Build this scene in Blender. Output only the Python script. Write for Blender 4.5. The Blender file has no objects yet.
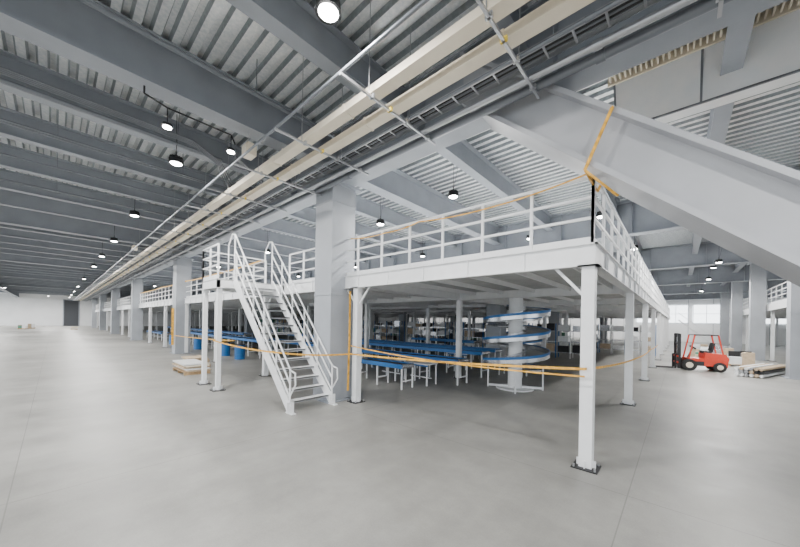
import bpy, math, random
from mathutils import Vector, Matrix
random.seed(4)
C=bpy.context.scene.collection
# ---------------------------------------------------------------- materials
def mat(name,col,rough=.6,metal=0,noise=0,nscale=3,bump=0,emit=None,es=0,stretch=None):
    m=bpy.data.materials.new(name);m.use_nodes=True
    nt=m.node_tree;b=nt.nodes['Principled BSDF']
    b.inputs['Base Color'].default_value=(*col,1);b.inputs['Roughness'].default_value=rough
    b.inputs['Metallic'].default_value=metal
    if emit:
        b.inputs['Emission Color'].default_value=(*emit,1);b.inputs['Emission Strength'].default_value=es
    if noise or bump:
        tc=nt.nodes.new('ShaderNodeTexCoord');n=nt.nodes.new('ShaderNodeTexNoise')
        n.inputs['Scale'].default_value=nscale;n.inputs['Detail'].default_value=6
        if stretch:
            q=nt.nodes.new('ShaderNodeMapping');q.inputs['Scale'].default_value=stretch
            nt.links.new(tc.outputs['Object'],q.inputs['Vector']);nt.links.new(q.outputs['Vector'],n.inputs['Vector'])
        else: nt.links.new(tc.outputs['Object'],n.inputs['Vector'])
    if noise:
        r=nt.nodes.new('ShaderNodeValToRGB')
        r.color_ramp.elements[0].position=.35;r.color_ramp.elements[1].position=.65
        r.color_ramp.elements[0].color=(*[c*(1-noise) for c in col],1)
        r.color_ramp.elements[1].color=(*[min(1,c*(1+noise)) for c in col],1)
        nt.links.new(n.outputs['Fac'],r.inputs['Fac']);nt.links.new(r.outputs['Color'],b.inputs['Base Color'])
    if bump:
        bp=nt.nodes.new('ShaderNodeBump');bp.inputs['Strength'].default_value=bump
        nt.links.new(n.outputs['Fac'],bp.inputs['Height']);nt.links.new(bp.outputs['Normal'],b.inputs['Normal'])
    return m
BEAM=mat('beam_grey_paint',(.32,.345,.385),.42,0,.06,1.5)
COL=mat('column_grey_paint',(.35,.37,.40),.45,0,.06,1.2)
BRACE=mat('brace_grey_paint',(.42,.43,.455),.5,0,.05,1.5)
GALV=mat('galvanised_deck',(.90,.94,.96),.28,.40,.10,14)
GALV_SHADE=mat('galvanised_deck_rib_shade',(.42,.455,.48),.35,.5,.10,14)  # darker copy of the deck metal: shade between ribs put into the colour
SHEET=mat('galvanised_sheet',(.95,.98,1.0),.4,.15,.05,2.2,.25)
WHITE=mat('white_powder_coat',(.86,.87,.88),.4,0,.03,4)
PLATE=mat('deck_board',(.52,.53,.53),.6,0,.08,3)
CREAM=mat('cream_cable_tray',(.86,.77,.62),.5,0,.06,2)
PIPE=mat('grey_pipe',(.20,.215,.24),.35,.3)
CONDUIT=mat('steel_conduit',(.48,.49,.51),.3,.7)
BLACK=mat('black_metal',(.02,.02,.022),.5)
DARK=mat('dark_rubber',(.03,.03,.03),.8)
BLUE=mat('conveyor_blue',(.015,.14,.40),.4)
STEEL=mat('stainless',(.60,.61,.63),.25,.85)
TAPE=mat('orange_tape',(.82,.42,.05),.5,0,.3,9)
RED=mat('forklift_red',(.70,.05,.02),.35)
WOOD=mat('pallet_wood',(.50,.34,.18),.75,0,.2,8)
PANEL=mat('white_panel',(.92,.93,.94),.6,0,.04,.4)
DOORM=mat('door_dark',(.06,.065,.075),.6)
CARD=mat('cardboard',(.55,.43,.30),.8,0,.1,6)
LENS=mat('lamp_lens',(1,1,1),.5,0,emit=(1,.98,.95),es=60)
WIN=mat('window_daylight',(.9,.95,1),.3,0,emit=(.9,.96,1),es=4)
GLASSG=mat('green_equipment',(.10,.26,.17),.5)
YEL=mat('yellow_mark',(.85,.62,.08),.5)

def floor_mat():
    m=bpy.data.materials.new('concrete_floor');m.use_nodes=True
    nt=m.node_tree;N=nt.nodes;L=nt.links;b=N['Principled BSDF']
    tc=N.new('ShaderNodeTexCoord')
    def noise(scale,det,mp=None,rough=.5,rot=.1):
        n=N.new('ShaderNodeTexNoise');n.inputs['Scale'].default_value=scale;n.inputs['Detail'].default_value=det
        n.inputs['Roughness'].default_value=rough
        if mp:
            q=N.new('ShaderNodeMapping');q.inputs['Scale'].default_value=mp
            q.inputs['Rotation'].default_value=(0,0,rot)
            L.new(tc.outputs['Object'],q.inputs['Vector']);L.new(q.outputs['Vector'],n.inputs['Vector'])
        else: L.new(tc.outputs['Object'],n.inputs['Vector'])
        return n
    n1=noise(.28,10,rough=.65);n2=noise(1.3,12,rough=.7);n3=noise(1,6,mp=(1.6,.18,1),rough=.6);n4=noise(45,4,rough=.7)
    n7=noise(1,2,mp=(4.0,.22,1),rot=.45)
    def ramp(n,p0,p1,c0,c1):
        r=N.new('ShaderNodeValToRGB');r.color_ramp.elements[0].position=p0;r.color_ramp.elements[1].position=p1
        r.color_ramp.elements[0].color=(c0,c0,c0,1);r.color_ramp.elements[1].color=(c1,c1,c1,1)
        L.new(n.outputs['Fac'],r.inputs['Fac']);return r
    base=N.new('ShaderNodeRGB');base.outputs[0].default_value=(.300,.296,.278,1)
    cur=base.outputs[0]
    for r in (ramp(n1,.30,.70,.72,1.2),ramp(n2,.30,.70,.84,1.13),ramp(n3,.32,.68,.93,1.05),ramp(n4,.3,.7,.93,1.06),ramp(n7,.24,.32,.90,1.0)):
        mx=N.new('ShaderNodeMix');mx.data_type='RGBA';mx.blend_type='MULTIPLY';mx.inputs[0].default_value=1
        L.new(cur,mx.inputs[6]);L.new(r.outputs['Color'],mx.inputs[7]);cur=mx.outputs[2]
    sep=N.new('ShaderNodeSeparateXYZ');L.new(tc.outputs['Object'],sep.inputs[0])
    outs=[]
    for ax,off in ((0,.55),(1,0.4)):
        a=N.new('ShaderNodeMath');a.operation='ADD';a.inputs[1].default_value=606+off;L.new(sep.outputs[ax],a.inputs[0])
        f=N.new('ShaderNodeMath');f.operation='MODULO';f.inputs[1].default_value=6.06;L.new(a.outputs[0],f.inputs[0])
        g=N.new('ShaderNodeMath');g.operation='LESS_THAN';g.inputs[1].default_value=.014;L.new(f.outputs[0],g.inputs[0]);outs.append(g)
    mxx=N.new('ShaderNodeMath');mxx.operation='MAXIMUM';L.new(outs[0].outputs[0],mxx.inputs[0]);L.new(outs[1].outputs[0],mxx.inputs[1])
    mm=N.new('ShaderNodeMath');mm.operation='MULTIPLY';mm.inputs[1].default_value=.5;L.new(mxx.outputs[0],mm.inputs[0])
    fin=N.new('ShaderNodeMix');fin.data_type='RGBA';L.new(mm.outputs[0],fin.inputs[0]);L.new(cur,fin.inputs[6]);fin.inputs[7].default_value=(.10,.10,.095,1)
    L.new(fin.outputs[2],b.inputs['Base Color'])
    rr=ramp(n2,.3,.7,.36,.52);L.new(rr.outputs['Color'],b.inputs['Roughness'])
    b.inputs['Specular IOR Level'].default_value=.4
    bp=N.new('ShaderNodeBump');bp.inputs['Strength'].default_value=.05;L.new(n2.outputs['Fac'],bp.inputs['Height']);L.new(bp.outputs['Normal'],b.inputs['Normal'])
    return m
FLOOR=floor_mat()

# ---------------------------------------------------------------- mesh builder
class MB:
    def __init__(s): s.v=[];s.f=[];s.mi=[];s.mats=[];s.sm=[]
    def m(s,mt):
        if mt not in s.mats: s.mats.append(mt)
        return s.mats.index(mt)
    def add(s,vs,fs,mt,smooth=False):
        o=len(s.v);i=s.m(mt);s.v+= [tuple(v) for v in vs]
        for f in fs: s.f.append([o+k for k in f]);s.mi.append(i);s.sm.append(smooth)
    def box(s,x0,x1,y0,y1,z0,z1,mt):
        vs=[(x,y,z) for x in (x0,x1) for y in (y0,y1) for z in (z0,z1)]
        s.add(vs,[(0,1,3,2),(4,6,7,5),(0,4,5,1),(2,3,7,6),(0,2,6,4),(1,5,7,3)],mt)
    def obox(s,p0,p1,w,h,mt,up=(0,0,1)):
        p0=Vector(p0);p1=Vector(p1);d=(p1-p0).normalized();u=Vector(up)
        if abs(d.dot(u))>.99:u=Vector((0,1,0))
        r=d.cross(u).normalized();u=r.cross(d)
        vs=[p+r*a*w/2+u*b*h/2 for p in (p0,p1) for a in (-1,1) for b in (-1,1)]
        s.add(vs,[(0,1,3,2),(4,6,7,5),(0,4,5,1),(2,3,7,6),(0,2,6,4),(1,5,7,3)],mt)
    def cyl(s,p0,p1,r,mt,n=10,r1=None,caps=True):
        p0=Vector(p0);p1=Vector(p1);d=(p1-p0).normalized()
        a=d.orthogonal().normalized();b=d.cross(a);r1=r if r1 is None else r1
        vs=[];
        for p,q in((p0,r),(p1,r1)):
            for k in range(n):
                t=2*math.pi*k/n;vs.append(p+a*math.cos(t)*q+b*math.sin(t)*q)
        s.add(vs,[(k,(k+1)%n,n+(k+1)%n,n+k) for k in range(n)],mt,True)
        if caps: s.add(vs,[tuple(range(n-1,-1,-1)),tuple(range(n,2*n))],mt)
    def path(s,pts,r,mt,n=8):
        for a,b in zip(pts[:-1],pts[1:]): s.cyl(a,b,r,mt,n)
    def ibeam(s,p0,p1,w,h,mt,tf=.03,tw=.02):
        p0=Vector(p0);p1=Vector(p1);z=Vector((0,0,1))
        s.obox(p0+z*tf/2,p1+z*tf/2,w,tf,mt);s.obox(p0+z*(h-tf/2),p1+z*(h-tf/2),w,tf,mt)
        s.obox(p0+z*h/2,p1+z*h/2,tw,h-2*tf,mt)
    def obj(s,name,parent=None,loc=None):
        me=bpy.data.meshes.new(name);me.from_pydata(s.v,[],s.f)
        for mt in s.mats: me.materials.append(mt)
        me.polygons.foreach_set('material_index',s.mi);me.polygons.foreach_set('use_smooth',s.sm);me.update()
        o=bpy.data.objects.new(name,me);C.objects.link(o)
        if parent:o.parent=parent
        if loc:o.location=loc
        return o
def empty(name,loc=(0,0,0)):
    e=bpy.data.objects.new(name,None);e.location=loc;C.objects.link(e);return e

XL,XR,YB,YF=-118,20,-16,72
ZD=8.4
# ---------------------------------------------------------------- room shell
b=MB();b.box(XL-1,XR+25,YB-25,YF+1,-.2,0,FLOOR);b.obj('floor')
b=MB()
y=YB
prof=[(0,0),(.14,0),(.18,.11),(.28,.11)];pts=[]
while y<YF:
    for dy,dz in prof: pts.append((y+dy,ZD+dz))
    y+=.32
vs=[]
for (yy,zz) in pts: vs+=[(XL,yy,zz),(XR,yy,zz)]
for i in range(len(pts)-1): b.add(vs[2*i:2*i+4],[(0,1,3,2)],GALV if pts[i][1]==pts[i+1][1] else GALV_SHADE)
b.box(XL,XR,YB,YF,ZD+.14,ZD+.3,GALV);b.obj('ceiling')
b=MB();b.box(XL-.3,XL,YB,YF,0,ZD+.3,PANEL)
b.obj('wall_left')
b=MB();b.box(XL+.02,XL+.12,1.6,4.2,0,6.6,DOORM);b.box(XL+.02,XL+.2,1.4,1.6,0,6.8,BEAM);b.box(XL+.02,XL+.2,4.2,4.4,0,6.8,BEAM);b.box(XL+.02,XL+.2,1.4,4.4,6.6,6.8,BEAM);b.obj('door_1')
b=MB();b.box(XL,XR,YF,YF+.3,0,ZD+.3,PANEL)
for x in range(-116,20,3): b.box(x,x+.05,YF-.03,YF,0,ZD,BEAM)
b.obj('wall_back')
b=MB()
for x0 in (-6,-2.2,1.6,9,12.8):
    b.box(x0,x0+3.2,YF-.12,YF-.06,3.2,6.2,WIN)
    for xx in (x0,x0+1.6,x0+3.15): b.box(xx,xx+.06,YF-.2,YF-.1,3.15,6.25,BEAM)
    for zz in (3.15,4.7,6.2): b.box(x0,x0+3.2,YF-.2,YF-.1,zz,zz+.06,BEAM)
b.obj('window_1')
b=MB();b.box(XR,XR+.3,14,YF,0,ZD+.3,PANEL);b.obj('wall_right')

# ---------------------------------------------------------------- roof framing
b=MB()
for k in range(-36,10):
    x=-8.4+3.033*k
    if not XL+.5<x<XR-.5: continue
    if k%6==0: b.ibeam((x,YB,7.35),(x,YF,7.35),.5,1.05,BEAM,.04,.03)
    else: b.ibeam((x,YB,7.65),(x,YF,7.65),.32,.75,BEAM,.03,.02)
b.obj('ceiling_joist_beams')
GY=[6.1+12.1*k for k in range(-1,6)]
for gy in GY:
    b=MB();b.ibeam((XL,gy,6.8),(XR,gy,6.8),.55,1.6,BEAM,.05,.04)
    x=XL+1.0
    while x<XR:
        b.box(x,x+.02,gy-.26,gy+.26,6.85,8.35,BEAM);x+=3.033
    b.obj('ceiling_girder')
def column(x,y,h=6.8,w=.9):
    b=MB();b.box(x-w/2,x+w/2,y-w/2,y+w/2,0,h,COL)
    for z in (3.3,6.2): b.box(x-w/2-.02,x+w/2+.02,y-w/2-.02,y+w/2+.02,z,z+.03,COL)
    b.box(x-w/2-.12,x+w/2+.12,y-w/2-.12,y+w/2+.12,0,.04,BEAM)
    b.box(x-w/2-.15,x+w/2+.15,y-w/2-.15,y+w/2+.15,h-.06,h,BEAM)
    b.obj('building_column')
for k in range(0,6): column(-8.4-18.2*k,6.1)
for k in range(0,3):
    for gy in (18.2,30.3,42.4,54.5): column(-8.4-18.2*k-.0,gy+0)
for y in (25,37,49,61): column(4.5,y,7.65,.8)

# diagonal brace in girder line (XZ plane)
b=MB();sl=.873
def bz(x): return 6.65-sl*(x+2.95)
x0,x1=-3.5,4.6
th=1.07
for (ya,yb,o0,o1) in ((5.78,6.42,.10,th-.10),(5.62,6.58,0,.10),(5.62,6.58,th-.10,th)):
    vs=[(x0,ya,bz(x0)+o0),(x0,yb,bz(x0)+o0),(x0,yb,bz(x0)+o1),(x0,ya,bz(x0)+o1),
        (x1,ya,bz(x1)+o0),(x1,yb,bz(x1)+o0),(x1,yb,bz(x1)+o1),(x1,ya,bz(x1)+o1)]
    b.add(vs,[(0,1,2,3),(7,6,5,4),(0,4,5,1),(1,5,6,2),(2,6,7,3),(3,7,4,0)],BRACE)
b.box(3.9,5.4,5.5,6.7,0,.9,BRACE)
b.obj('diagonal_brace_beam')
b=MB()
for xx in (-1.05,):
    za=bz(xx);P=[(xx-.1,5.58,za-.04),(xx+.25,5.58,za+.8),(xx+.25,6.62,za+.85),(xx-.1,6.62,za-.04),(xx-.1,5.58,za-.04)]
    for p,q in zip(P[:-1],P[1:]): b.obox(p,q,.02,.045,TAPE)
    b.obox((xx-.1,5.58,za-.04),(xx-.05,5.95,4.95),.02,.04,TAPE)
    b.obox((xx-.1,5.58,za-.04),(xx+.3,5.9,za-.45),.02,.03,TAPE)
b.obj('warning_tape_loop')

# large sheet-metal duct + grille upper right
b=MB()
vs=[(-1.25,8.8,8.32),(1.75,8.8,8.32),(1.75,9.2,7.3),(-1.25,9.2,7.3),(-1.25,9.6,8.32),(1.75,9.6,8.32),(1.75,9.6,7.3),(-1.25,9.6,7.3)]
b.add(vs,[(0,3,2,1),(3,7,6,2),(4,5,6,7),(0,1,5,4),(0,4,7,3),(1,2,6,5)],SHEET)
for x in (-1.25,.25,1.71): b.obox((x+.02,8.79,8.32),(x+.02,9.19,7.3),.04,.03,PIPE,up=(0,1,0))
b.obox((-1.25,9.2,7.3),(1.75,9.2,7.3),.04,.04,PIPE);b.obox((-1.25,8.8,8.3),(1.75,8.8,8.3),.04,.04,PIPE)
b.obj('ventilation_duct')
b=MB()
for i in range(30): b.box(-1.3+i*.095,-1.27+i*.095,6.9,8.7,8.2,8.3,CREAM)
b.box(-1.35,1.55,6.85,6.9,8.15,8.35,CREAM);b.box(-1.35,1.55,8.7,8.74,8.15,8.35,CREAM)
b.obj('ceiling_grille')

# ---------------------------------------------------------------- pipes and trays
def run(name,y,z,r,mt,box=None,x0=XL+2,x1=9):
    b=MB()
    if box: 
        b.box(x0,x1,y-box[0]/2,y+box[0]/2,z,z+box[1],mt)
        x=x0
        while x<x1: b.box(x,x+.05,y-box[0]/2-.012,y+box[0]/2+.012,z-.012,z+box[1]+.012,mt);x+=3
    else:
        b.cyl((x0,y,z),(x1,y,z),r,mt,12)
        x=x0+1
        while x<x1: b.cyl((x,y,z),(x+.12,y,z),r*1.25,mt,12);x+=6
    return b.obj(name)
run('cable_trunking',3.88,6.62,0,CREAM,(.24,.14))
run('cable_trunking',4.42,6.62,0,CREAM,(.24,.14))
run('cable_trunking',4.12,6.95,0,CREAM,(.18,.12))
run('overhead_pipe',3.15,6.65,.028,PIPE)
run('overhead_pipe',5.2,6.55,.055,CONDUIT)
run('overhead_pipe',5.46,6.56,.075,PIPE)
run('overhead_pipe',4.72,6.60,.03,PIPE)
b=MB();
for y in (4.84,5.12): b.box(XL+2,9,y,y+.015,6.66,6.76,CONDUIT)
x=XL+2
while x<9: b.box(x,x+.03,4.85,5.12,6.67,6.69,CONDUIT);x+=.4
for i in range(5): b.cyl((XL+2,4.89+.045*i,6.71),(9,4.89+.045*i,6.71),.018,BLACK if i%2 else PIPE,8)
b.obj('ladder_cable_tray')
b=MB();x=-112.5+.6
while x<8:
    b.box(x,x+.04,3.0,5.6,6.43,6.47,CONDUIT)
    for y in (3.62,4.7): b.cyl((x+.02,y,6.45),(x+.02,y,ZD),.009,CONDUIT,6)
    for y in (3.7,4.15,4.6,5.3): b.box(x-.03,x+.07,y-.02,y+.02,6.43,6.5,YEL if y==4.15 else CONDUIT)
    x+=2.2
b.obj('pipe_hanger_brackets')
b=MB()
for i in range(4):
    x=-10.45-.08*i
    P=[(x,YB,7.6),(x,2.6,7.6),(x-.2,3.4,7.35),(x-.8-.1*i,3.9,7.15),(x-1.6-.1*i,4.7,7.0),(x-3,5.1,6.95)]
    b.path(P,.018,PIPE)
b.cyl((-10.9,YB,7.55),(-10.9,3.5,7.55),.05,PIPE,10)
b.obj('conduit_bundle')
for xx,zz,r in ((-13.2,7.6,.03),(-13.35,7.6,.03),(-7.2,7.6,.04),(-19,7.6,.04),(-16,7.6,.03)):
    b=MB();b.cyl((xx,YB,zz),(xx,5.5,zz),r,PIPE,10)
    for yy in range(-15,6,3): b.cyl((xx,yy,zz),(xx,yy,ZD),.008,PIPE,6)
    b.obj('cross_conduit')
b=MB()
for i in range(5):
    P=[(-9.4-.1*i,3.3+.08*i,7.15),(-10.2-.1*i,4.4+.08*i,7.1),(-11.2,4.95+.05*i,7.0),(-14,4.95+.05*i,6.95)]
    b.path(P,.02,PIPE)
b.obj('flexible_conduits')
for bx,by in ((-8.6,3.35),(-26,3.35)):
    b=MB();b.box(bx,bx+.35,by-.1,by+.12,6.75,7.05,CREAM);b.box(bx+.03,bx+.32,by-.13,by-.1,6.78,7.02,CREAM);b.cyl((bx+.17,by,7.05),(bx+.17,by,7.35),.015,CONDUIT,6);b.obj('junction_box')

# ---------------------------------------------------------------- lamps, with extras added to brighten the far ends
def lamp_mesh():
    b=MB()
    b.cyl((0,0,.03),(0,0,.10),.175,BLACK,28);b.cyl((0,0,-.03),(0,0,.03),.19,BLACK,28,r1=.175)
    for k in range(16):
        t=k*math.pi/8;b.obox((.06*math.cos(t),.06*math.sin(t),.13),(.16*math.cos(t),.16*math.sin(t),.13),.01,.07,BLACK)
    b.cyl((0,0,.1),(0,0,.20),.055,BLACK,14)
    b.cyl((0,0,-.06),(0,0,-.03),.10,LENS,24,r1=.145)
    b.cyl((0,0,.20),(0,0,.32),.015,BLACK,8)
    return b
LM=None
def lamp(x,y,z=7.0,e=300,light=True):
    global LM
    if LM is None:
        o=lamp_mesh().obj('high_bay_lamp');LM=o.data
    else:
        o=bpy.data.objects.new('high_bay_lamp',LM);C.objects.link(o)
    o.location=(x,y,z)
    b=MB();b.cyl((0,0,.3),(0,0,ZD-z),.008,BLACK,6)
    b.cyl((.02,0,.3),(.3,0,ZD-z),.005,BLACK,6);b.obj('suspension_rod',o)
    if light:
        l=bpy.data.lights.new('lamp_light','AREA');l.shape='DISK';l.size=.3;l.energy=e;l.color=(1,.985,.96)
        lo=bpy.data.objects.new('lamp_light',l);lo.parent=o;lo.location=(0,0,-.085);C.objects.link(lo)
lamp(-3.87,2.62,7.02,e=330)
for k in range(1,5): lamp(-3.9-7*k,2.3,e=420)
for k in range(5,14,2): lamp(-3.9-7*k,2.3,e=900)  # far lamps added, extra bright, to light the distant ceiling
lamp(-106,-1,7,e=1500);lamp(-107,-9,7,e=1500);lamp(-107,2.3,7,e=900)  # added lamps that brighten the far left wall
for y in (9.2,16.6,24,33,44,56,67):
    for x in (3.2,-5.9,-13,-20,-29,-40,-54): 
        if x==3.2 and y<15: continue
        lamp(x if x!=3.2 else 1.8,y,7.0 if y>9.3 else 6.9,e=450)
for x,y in ((-9.6,9.3),(-2.3,14),(-1.9,21),(1.8,28.5),(1.8,38),(1.8,50),(10,30),(10,45),(10,60)): lamp(x,y,6.7,e=500)
for x,y in ((3.1,2.3),(-3.9,-4.7),(-12,-5.5),(-20,-5.5),(-30,-5.5),(-45,-5.5),(-62,-5.5),(-82,-5.5),(3.1,-4.7),(3.1,-11),(-10.9,-11),(-25,-11)): lamp(x,y,e=400 if x>-40 else 900)  # the leftmost, stronger ones are added to lift the dark far ceiling
b=MB();b.path([(-8.4,1.2,7.35),(-8.4,1.2,7.2),(-8.4,1.6,7.1),(-8.4,2.9,7.1),(-8.4,3.0,6.9)],.018,BLACK);
for y in (1.6,2.9):
    b.cyl((-8.4,y,7.1),(-8.4,y,6.75),.01,BLACK,6);b.cyl((-8.4,y,6.75),(-8.4,y,6.68),.09,BLACK,14,r1=.11);b.cyl((-8.4,y,6.66),(-8.4,y,6.68),.08,LENS,14)
b.obj('twin_pendant_spotlight')

# ---------------------------------------------------------------- mezzanine
DZ=3.9
def rail(b,p0,p1,z,step=1.25,h=1.2,mt=WHITE,toe=True):
    p0=Vector((*p0,z));p1=Vector((*p1,z));d=p1-p0;n=max(1,round(d.length/step));up=Vector((0,0,1))
    for i in range(n+1):
        p=p0+d*i/n;b.obox(p,p+up*h,.05,.05,mt)
        b.box(p.x-.06,p.x+.06,p.y-.06,p.y+.06,z,z+.012,mt)
    for hh in (h,h*.70,h*.40): b.obox(p0+up*hh,p1+up*hh,.045,.045,mt)
    if toe: b.obox(p0+up*.075,p1+up*.075,.012,.15,mt)
def post(b,x,y,h,w=.2):
    b.box(x-w/2,x+w/2,y-w/2,y+w/2,.02,h,WHITE)
    b.box(x-.2,x+.2,y-.2,y+.2,0,.02,BLACK)
    for sx in(-1,1):
        for sy in(-1,1):
            b.cyl((x+sx*.16,y+sy*.16,.02),(x+sx*.16,y+sy*.16,.07),.018,CONDUIT,6)
    b.box(x-.15,x+.15,y-.008,y+.008,.02,.14,WHITE);b.box(x-.008,x+.008,y-.15,y+.15,.02,.14,WHITE)
    b.box(x-w/2-.06,x+w/2+.06,y-w/2-.06,y+w/2+.06,h-.02,h,WHITE)
mz=empty('mezzanine_platform')
X1=-1.1;X0=-100;Y0=6.2;Y1=60
b=MB();b.box(X0,X1,Y0,Y1,DZ-.05,DZ,PLATE);b.obj('deck',mz)
b=MB();PB=DZ-.35
PX=[-1.2-6.25*i for i in range(0,16)];PY=[6.3+6.0*i for i in range(0,9)]
for x in PX: b.ibeam((x,Y0,PB),(x,Y1,PB),.16,.3,WHITE,.015,.01)
for y in PY: b.ibeam((X0,y,PB),(X1,y,PB),.16,.3,WHITE,.015,.01)
x=X1-.6
while x>X0: 
    b.obox((x,Y0,DZ-.12),(x,Y1,DZ-.12),.05,.14,WHITE);x-=.62*2
b.box(X0,X1,Y0-.012,Y0,PB-.02,DZ+.02,WHITE);b.box(X1,X1+.012,Y0,Y1,PB-.02,DZ+.02,WHITE)
for z in (PB-.02,DZ+.0):
    b.box(X0,X1+.05,Y0-.06,Y0,z,z+.02,WHITE);b.box(X1,X1+.06,Y0-.06,Y1,z,z+.02,WHITE)
x=X1-1.2
while x>X0: b.box(x,x+.012,Y0-.05,Y0,PB,DZ,WHITE);x-=1.25
y=Y0+1
while y<Y1: b.box(X1,X1+.05,y,y+.012,PB,DZ,WHITE);y+=1.25
b.obj('floor_beams',mz)
b=MB()
for x in PX:
    for y in PY:
        post(b,x,y,PB,.2)
        if y==PY[0]:
            b.obox((x-.1,y,PB-.5),(x-.55,y,PB),.05,.05,WHITE)
            if x<-2:b.obox((x+.1,y,PB-.5),(x+.55,y,PB),.05,.05,WHITE)
for y in PY: b.obox((X1-.1,y+.1,PB-.5),(X1-.1,y+.55,PB),.05,.05,WHITE)
b.obj('support_posts',mz)
b=MB()
rail(b,(-11.6,Y0+.05),(X1-.05,Y0+.05),DZ,1.0);rail(b,(X0,Y0+.05),(-13.7,Y0+.05),DZ)
rail(b,(X1-.05,Y0+.05),(X1-.05,Y1),DZ,1.0)
b.obj('guard_railing',mz)

LX0,LX1,LY0,LY1=-13.6,-11.9,3.75,6.18
st=empty('access_staircase')
b=MB();b.box(LX0,LX1,LY0,LY1,DZ-.05,DZ,PLATE)
for y in (LY0,LY1-.1): b.box(LX0,LX1,y,y+.1,DZ-.3,DZ-.05,WHITE)
for x in (LX0,LX1-.1): b.box(x,x+.1,LY0,LY1,DZ-.3,DZ-.05,WHITE)
for x in (LX0+.1,LX1-.1): post(b,x,LY0+.1,DZ-.3,.14)
rail(b,(LX0+.03,LY0+.03),(LX1-.03,LY0+.03),DZ,.8);rail(b,(LX0+.03,LY0+.03),(LX0+.03,LY1),DZ,1.1)
b.obj('landing',st)
b=MB();SY0,SY1=4.25,5.6;SX0,SX1=-7.75,-11.75;n=15
for y in (SY0,SY1):
    b.obox((SX0+.0,y,.1),(SX1,y,DZ-.02),.04,.28,WHITE)
    b.box(SX0-.12,SX0+.22,y-.06,y+.06,0,.03,WHITE)
    b.obox((SX0+.02,y,0.02),(SX0+.02,y,.3),.04,.2,WHITE)
for i in range(1,n):
    t=i/n;x=SX0+(SX1-SX0)*t;z=DZ*t
    b.box(x-.13,x+.13,SY0+.02,SY1-.02,z-.03,z,WHITE);b.box(x+.11,x+.13,SY0+.02,SY1-.02,z-.06,z,CONDUIT)
b.obj('stair_flight',st)
b=MB()
for y in (SY0,SY1):
    def hr(t): return 1.15+.45*t
    def P(t,h): return Vector((SX0+(SX1-SX0)*t,y,DZ*t+h))
    for q in (1,.68,.36): b.cyl(P(0,hr(0)*q),P(1,hr(1)*q),.026,WHITE,8)
    for t in (0,.2,.4,.6,.8,1): b.cyl(P(t,0),P(t,hr(t)),.026,WHITE,8)
    b.path([P(0,1.15),P(0,1.15)+Vector((.25,0,-.05)),P(0,1.15)+Vector((.27,0,-.35)),P(0,.45)],.022,WHITE)
    b.path([P(1,1.6),P(1,1.6)+Vector((-.25,0,.05)),P(1,1.6)+Vector((-.6,0,-.3)),P(1,1.2)+Vector((-.6,0,-1.2))],.022,WHITE)
b.obj('handrails',st)

m2=empty('far_mezzanine_platform')
b=MB();b.box(5.0,14,18,70,4.25,4.3,PLATE);b.box(4.98,5.06,18,70,3.85,4.35,WHITE)
for y in range(18,70,3): b.ibeam((5,y,3.9),(14,y,3.9),.16,.35,WHITE)
b.obj('deck_and_beams',m2)
b=MB();rail(b,(5.05,18),(5.05,70),4.3,1.6);b.obj('guard_railing',m2)
b=MB()
for y in range(19,70,6):
    post(b,5.3,y,3.9);post(b,10,y,3.9)
b.obj('support_posts',m2)

# ---------------------------------------------------------------- barrier tape
def tape(name,pts,w=.045,sag=.05):
    b=MB()
    for a,c in zip(pts[:-1],pts[1:]):
        a=Vector(a);c=Vector(c);prev=a
        for i in range(1,9):
            t=i/8;p=a.lerp(c,t);p.z-=sag*4*t*(1-t)
            b.obox(prev,p,.006,w,TAPE);prev=p
    b.obj(name)
tape('barrier_tape',[(-25.9,5.55,1.3),(-16.2,5.95,1.45),(-12.0,3.68,1.75),(-8.2,4.1,1.6),(-7.45,6.05,1.5),(-1.2,6.08,1.75),(-.98,12.3,1.5),(-.98,18.3,1.45),(-.98,24.3,1.4)])
tape('barrier_tape',[(-7.45,6.05,1.75),(-1.2,6.08,1.62)],.03,.10)
tape('barrier_tape',[(-7.4,5.95,3.4),(-7.4,5.95,2.0),(-7.43,5.95,.4)],.07,0)
tape('column_marking_tape',[(-26.6,5.63,3.2),(-26.6,5.63,.6)],.25,0)
tape('barrier_tape',[(-13.7,6.1,5.13),(-20,6.1,5.05),(-25.9,6.1,5.1)],.07,.05)
tape('barrier_tape',[(-27.3,6.1,5.1),(-33,6.1,5.1),(-43,6.1,5.1)],.07,.05)
tape('barrier_tape',[(-7.7,6.18,5.08),(-6.2,6.2,5.0),(-5,6.2,5.07),(-3,6.2,4.98),(-1.1,6.15,5.15)],.028,.04)

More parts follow.
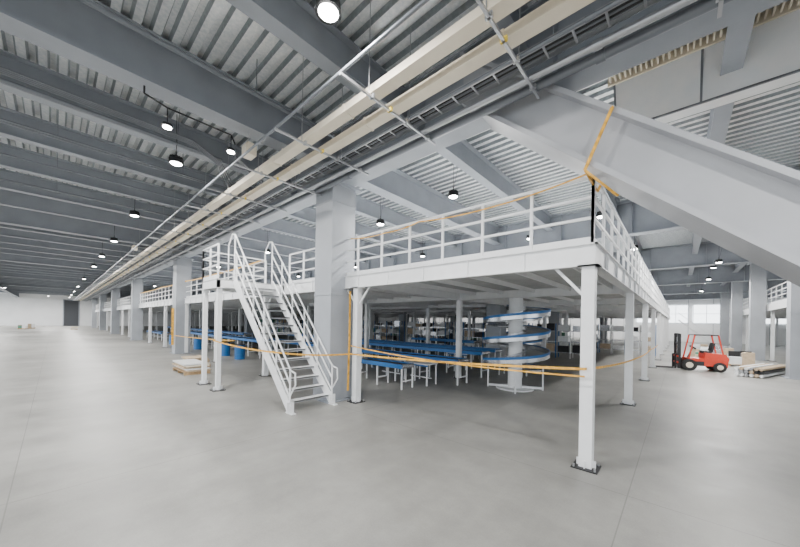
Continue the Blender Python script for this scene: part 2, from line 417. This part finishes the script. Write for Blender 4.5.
# ---------------------------------------------------------------- conveyors and spiral
def spiral(cx,cy,z0,z1,turns,R=1.2,r=.42):
    b=MB();N=int(turns*40)
    b.cyl((0,0,0),(0,0,3.5),.26,WHITE,20);b.cyl((0,0,0),(0,0,.05),.7,WHITE,20)
    ring=[]
    for i in range(N+1):
        t=i/N*turns*2*math.pi+1.0;z=z0+(z1-z0)*i/N;c,s_=math.cos(t),math.sin(t)
        ring.append((c,s_,z))
    def strip(ra,za,rb,zb,mt):
        vs=[]
        for c,s_,z in ring: vs+=[(ra*c,ra*s_,z+za),(rb*c,rb*s_,z+zb)]
        b.add(vs,[(2*i,2*i+1,2*i+3,2*i+2) for i in range(N)],mt,True)
    strip(r,0,R,0,STEEL);strip(r,-.06,R,-.06,STEEL)
    strip(R,-.10,R,.10,STEEL);strip(R+.03,-.10,R+.03,.03,STEEL);strip(R+.03,.03,R+.03,.12,BLUE);strip(R,.12,R+.03,.12,BLUE);strip(R,-.10,R+.03,-.10,STEEL)
    strip(r,0,r,.16,STEEL)
    for k in range(0,N,10):
        c,s_,z=ring[k];b.obox((.24*c,.24*s_,z-.05),(R*c,R*s_,z-.05),.05,.05,WHITE)
    for k in range(4):
        t=k*math.pi/2+.4;b.obox((0,0,.08),(1.0*math.cos(t),1.0*math.sin(t),.08),.08,.08,WHITE)
        b.cyl((1.0*math.cos(t),1.0*math.sin(t),0),(1.0*math.cos(t),1.0*math.sin(t),z0+.2),.03,WHITE,8)
    b.obj('spiral_conveyor',loc=(cx,cy,0))
spiral(-4.75,12.0,.7,3.2,3.2)
spiral(-8.0,21.5,.7,3.2,3.2)
def conveyor(p0,p1,z=.95,w=.8,belt=DARK):
    b=MB();p0=Vector((*p0,z));p1=Vector((*p1,z));d=(p1-p0);L=d.length;d.normalize();r=Vector((-d.y,d.x,0))
    b.obox(p0,p1,w-.1,.06,belt)
    for s_ in(-1,1):
        b.obox(p0+r*s_*w/2,p1+r*s_*w/2,.05,.16,BLUE)
    n=max(2,int(L/1.8))
    for i in range(n+1):
        p=p0+d*(L*i/n)
        for s_ in(-1,1):
            q=p+r*s_*(w/2-.04);b.obox((q.x,q.y,0),(q.x,q.y,z-.08),.05,.05,WHITE)
        a=p-r*(w/2-.04);c=p+r*(w/2-.04);b.obox((a.x,a.y,.3),(c.x,c.y,.3),.04,.04,WHITE)
    b.cyl(p0-r*w*.45,p0+r*w*.45,.08,STEEL,12);b.cyl(p1-r*w*.45,p1+r*w*.45,.08,STEEL,12)
    b.obj('belt_conveyor')
conveyor((-24,11.2),(-6.6,11.2));conveyor((-22,13.6),(-6.8,13.6),1.1);conveyor((-30,16.5),(-7.5,16.5),1.0)
conveyor((-10.2,8.9),(-7.6,8.9),.85,.7);conveyor((-40,9.2),(-20,9.2),1.1);conveyor((-55,11.3),(-28,11.3),1.2)
conveyor((-16,19.6),(-10.5,19.6),1.2);conveyor((-50,8.2),(-42,8.2),.8)
def table(x,y):
    b=MB();b.box(x-.6,x+.6,y-.35,y+.35,.82,.86,WHITE)
    for sx in(-.55,.55):
        for sy in(-.3,.3): b.box(x+sx-.025,x+sx+.025,y+sy-.025,y+sy+.025,0,.82,WHITE)
    b.box(x-.55,x+.55,y-.02,y+.02,.25,.29,WHITE)
    b.box(x-.6,x+.6,y-.36,y-.33,.76,.82,BLUE)
    b.obj('work_table')
for x,y in ((-9.5,10.0),(-7.9,10.1),(-12,9.6),(-14,9.9),(-6.0,14.9),(-9,15)): table(x,y)
def rack(x,y,L=4):
    b=MB()
    for i in range(int(L)+1):
        for dy in(0,.8): b.box(x+i-.03,x+i+.03,y+dy-.03,y+dy+.03,0,2.6,BLUE if i%2 else WHITE)
    for z in(.4,1.2,2.0): 
        b.box(x,x+L,y,y+.8,z,z+.05,STEEL)
        for i in range(int(L)):
            if random.random()<.8:
                h=.3+.3*random.random();b.box(x+i+.12,x+i+.85,y+.08,y+.7,z+.05,z+.05+h,random.choice([CARD,WHITE,BLACK,GLASSG,STEEL,WHITE]))
    b.obj('storage_rack')
for i in range(9): rack(-10-6*i,25.5,5)
for i in range(5): rack(-6.5-6.5*i,33,5)

def pallet(x,y,L=1.2,name='wooden_pallet',load=None):
    b=MB()
    for i in range(6): b.box(x-L/2,x+L/2,y-.5+i*.18,y-.5+i*.18+.11,.12,.145,WOOD)
    for dx in(-L/2,-.06,L/2-.1):
        b.box(x+dx,x+dx+.1,y-.5,y+.51,.03,.12,WOOD)
        b.box(x+dx,x+dx+.1,y-.5,y+.51,0,.025,WOOD)
    if load=='boards':
        for i in range(5):
            o=random.uniform(-.08,.08);b.box(x-L/2+o,x+L/2+o,y-.45+o,y+.45+o,.145+i*.07,.2+i*.07,random.choice([CARD,WHITE,CREAM]))
    if load=='boxes':
        for i in range(2):
            for j in range(2):
                h=random.uniform(.4,.8);b.box(x-L/2+.04+i*.56,x-.02+i*.56,y-.46+j*.47,y-.03+j*.47,.145,.145+h,random.choice([CARD,WHITE,STEEL,BLACK,GLASSG]))
    b.obj(name)
pallet(-17.0,4.3,2.0,load='boards');pallet(-18.9,5.0,1.2,load='boards')
pallet(-90,-4.0,1.6,load='boxes');pallet(-94,-3.0,1.6,load='boxes');pallet(-86,2.5,1.2,load='boards')
for x,y in ((3.0,30),(3.2,33),(2.6,36),(2.0,40),(6.8,26),(7.2,29),(8.5,32),(7,35),(1.4,30.5),(1.2,34),(3,43),(6.6,31),(1.6,45)): pallet(x,y,1.2,load='boxes')
b=MB()
for i in range(6):
    for j in range(3): b.cyl((2.2+.17*i,23.6+.05*j,.1+.16*j),(3.6+.17*i,27.4,.1+.16*j),.075,random.choice([STEEL,WHITE,CARD,BLACK]),10)
b.obj('pipe_bundle')
for x,y in ((-20.5,7.8),(-23,7.8),(-29,7.8),(-36,7.6)):
    b=MB();b.cyl((x,y,0),(x,y,.9),.3,BLUE,20);b.cyl((x,y,.28),(x,y,.31),.315,BLUE,20);b.cyl((x,y,.6),(x,y,.63),.315,BLUE,20);b.cyl((x,y,.88),(x,y,.92),.31,BLACK,20)
    b.obj('blue_drum')

def forklift(loc,rot):
    e=empty('forklift',loc);e.rotation_euler=(0,0,rot)
    b=MB()
    b.box(-.5,1.0,-.5,.5,.3,.72,RED);b.box(-.5,.2,-.52,.52,.3,.55,BLACK)
    vs=[(.25,-.48,.7),(.25,.48,.7),(.25,.48,1.05),(.25,-.48,1.05),(1.15,-.5,.3),(1.15,.5,.3),(1.25,.5,.75),(1.25,-.5,.75),(1.1,.48,1.0),(1.1,-.48,1.0)]
    b.add(vs,[(0,3,2,1),(3,9,8,2),(9,7,6,8),(7,4,5,6),(0,4,7,9,3),(1,2,8,6,5)],RED)
    b.box(.95,1.2,-.5,.5,.28,.7,RED);b.obj('body',e)
    b=MB()
    for s_ in(-1,1):
        for x,r in((-.45,.33),(.85,.27)):
            b.cyl((x,s_*.42,r),(x,s_*.60,r),r,DARK,20);b.cyl((x,s_*.60,r),(x,s_*.61,r),r*.5,CREAM,14)
    b.obj('wheels',e)
    b=MB()
    for s_ in(-1,1):
        b.obox((-.45,s_*.45,.7),(-.2,s_*.45,2.05),.06,.06,RED);b.obox((1.0,s_*.45,1.0),(.8,s_*.45,2.05),.06,.06,RED)
        b.obox((-.2,s_*.45,2.05),(.8,s_*.45,2.05),.06,.06,BLACK)
    for i in range(7): b.box(-.2+i*.16,-.16+i*.16,-.45,.45,2.03,2.07,BLACK)
    b.box(.2,.6,-.25,.25,1.02,1.15,BLACK);b.obox((.6,0,1.1),(.72,0,1.6),.45,.1,BLACK,up=(1,0,0))
    b.cyl((-.4,0,.7),(-.15,0,1.3),.03,BLACK,8);b.cyl((-.17,0,1.28),(-.13,0,1.34),.17,BLACK,16)
    b.obj('overhead_guard_and_seat',e)
    b=MB()
    for s_ in(-1,1):
        b.box(-.92,-.78,s_*.32-.05,s_*.32+.05,.08,2.1,BLACK)
        b.box(-1.02,-.96,s_*.25-.06,s_*.25+.06,.1,.9,BLACK);b.box(-2.05,-.98,s_*.25-.06,s_*.25+.06,.06,.1,BLACK)
    for z in(.3,.85,1.5,2.05): b.box(-.9,-.84,-.35,.35,z,z+.07,BLACK)
    for z in(.4,.75): b.box(-.98,-.92,-.5,.5,z,z+.08,RED)
    b.cyl((-.85,0,.1),(-.85,0,1.9),.04,STEEL,10);b.obj('mast_and_forks',e)
forklift((.72,25.1,0),math.radians(15))
b=MB();b.obox((3.6,66,0),(-.2,66,3.6),1.0,.15,WHITE)
for y in (65.5,66.5): b.obox((3.6,y,1.1),(-.2,y,4.7),.05,.05,WHITE)
b.obj('far_ramp')

# ---------------------------------------------------------------- world & camera
w=bpy.data.worlds.new('World');bpy.context.scene.world=w;w.use_nodes=True
bg=w.node_tree.nodes['Background'];bg.inputs[0].default_value=(.88,.94,1,1);bg.inputs[1].default_value=2.8
cam=bpy.data.cameras.new('camera');co=bpy.data.objects.new('camera',cam);C.objects.link(co)
cam.sensor_width=36;cam.lens=311/800*36;cam.shift_y=48.5/800;cam.clip_end=500
R=Matrix.Rotation(math.radians(42),4,'Z')@Matrix.Rotation(math.pi/2,4,'X')@Matrix.Rotation(math.radians(1),4,'Z')
co.matrix_world=Matrix.Translation((0,0,2.5))@R
bpy.context.scene.camera=co
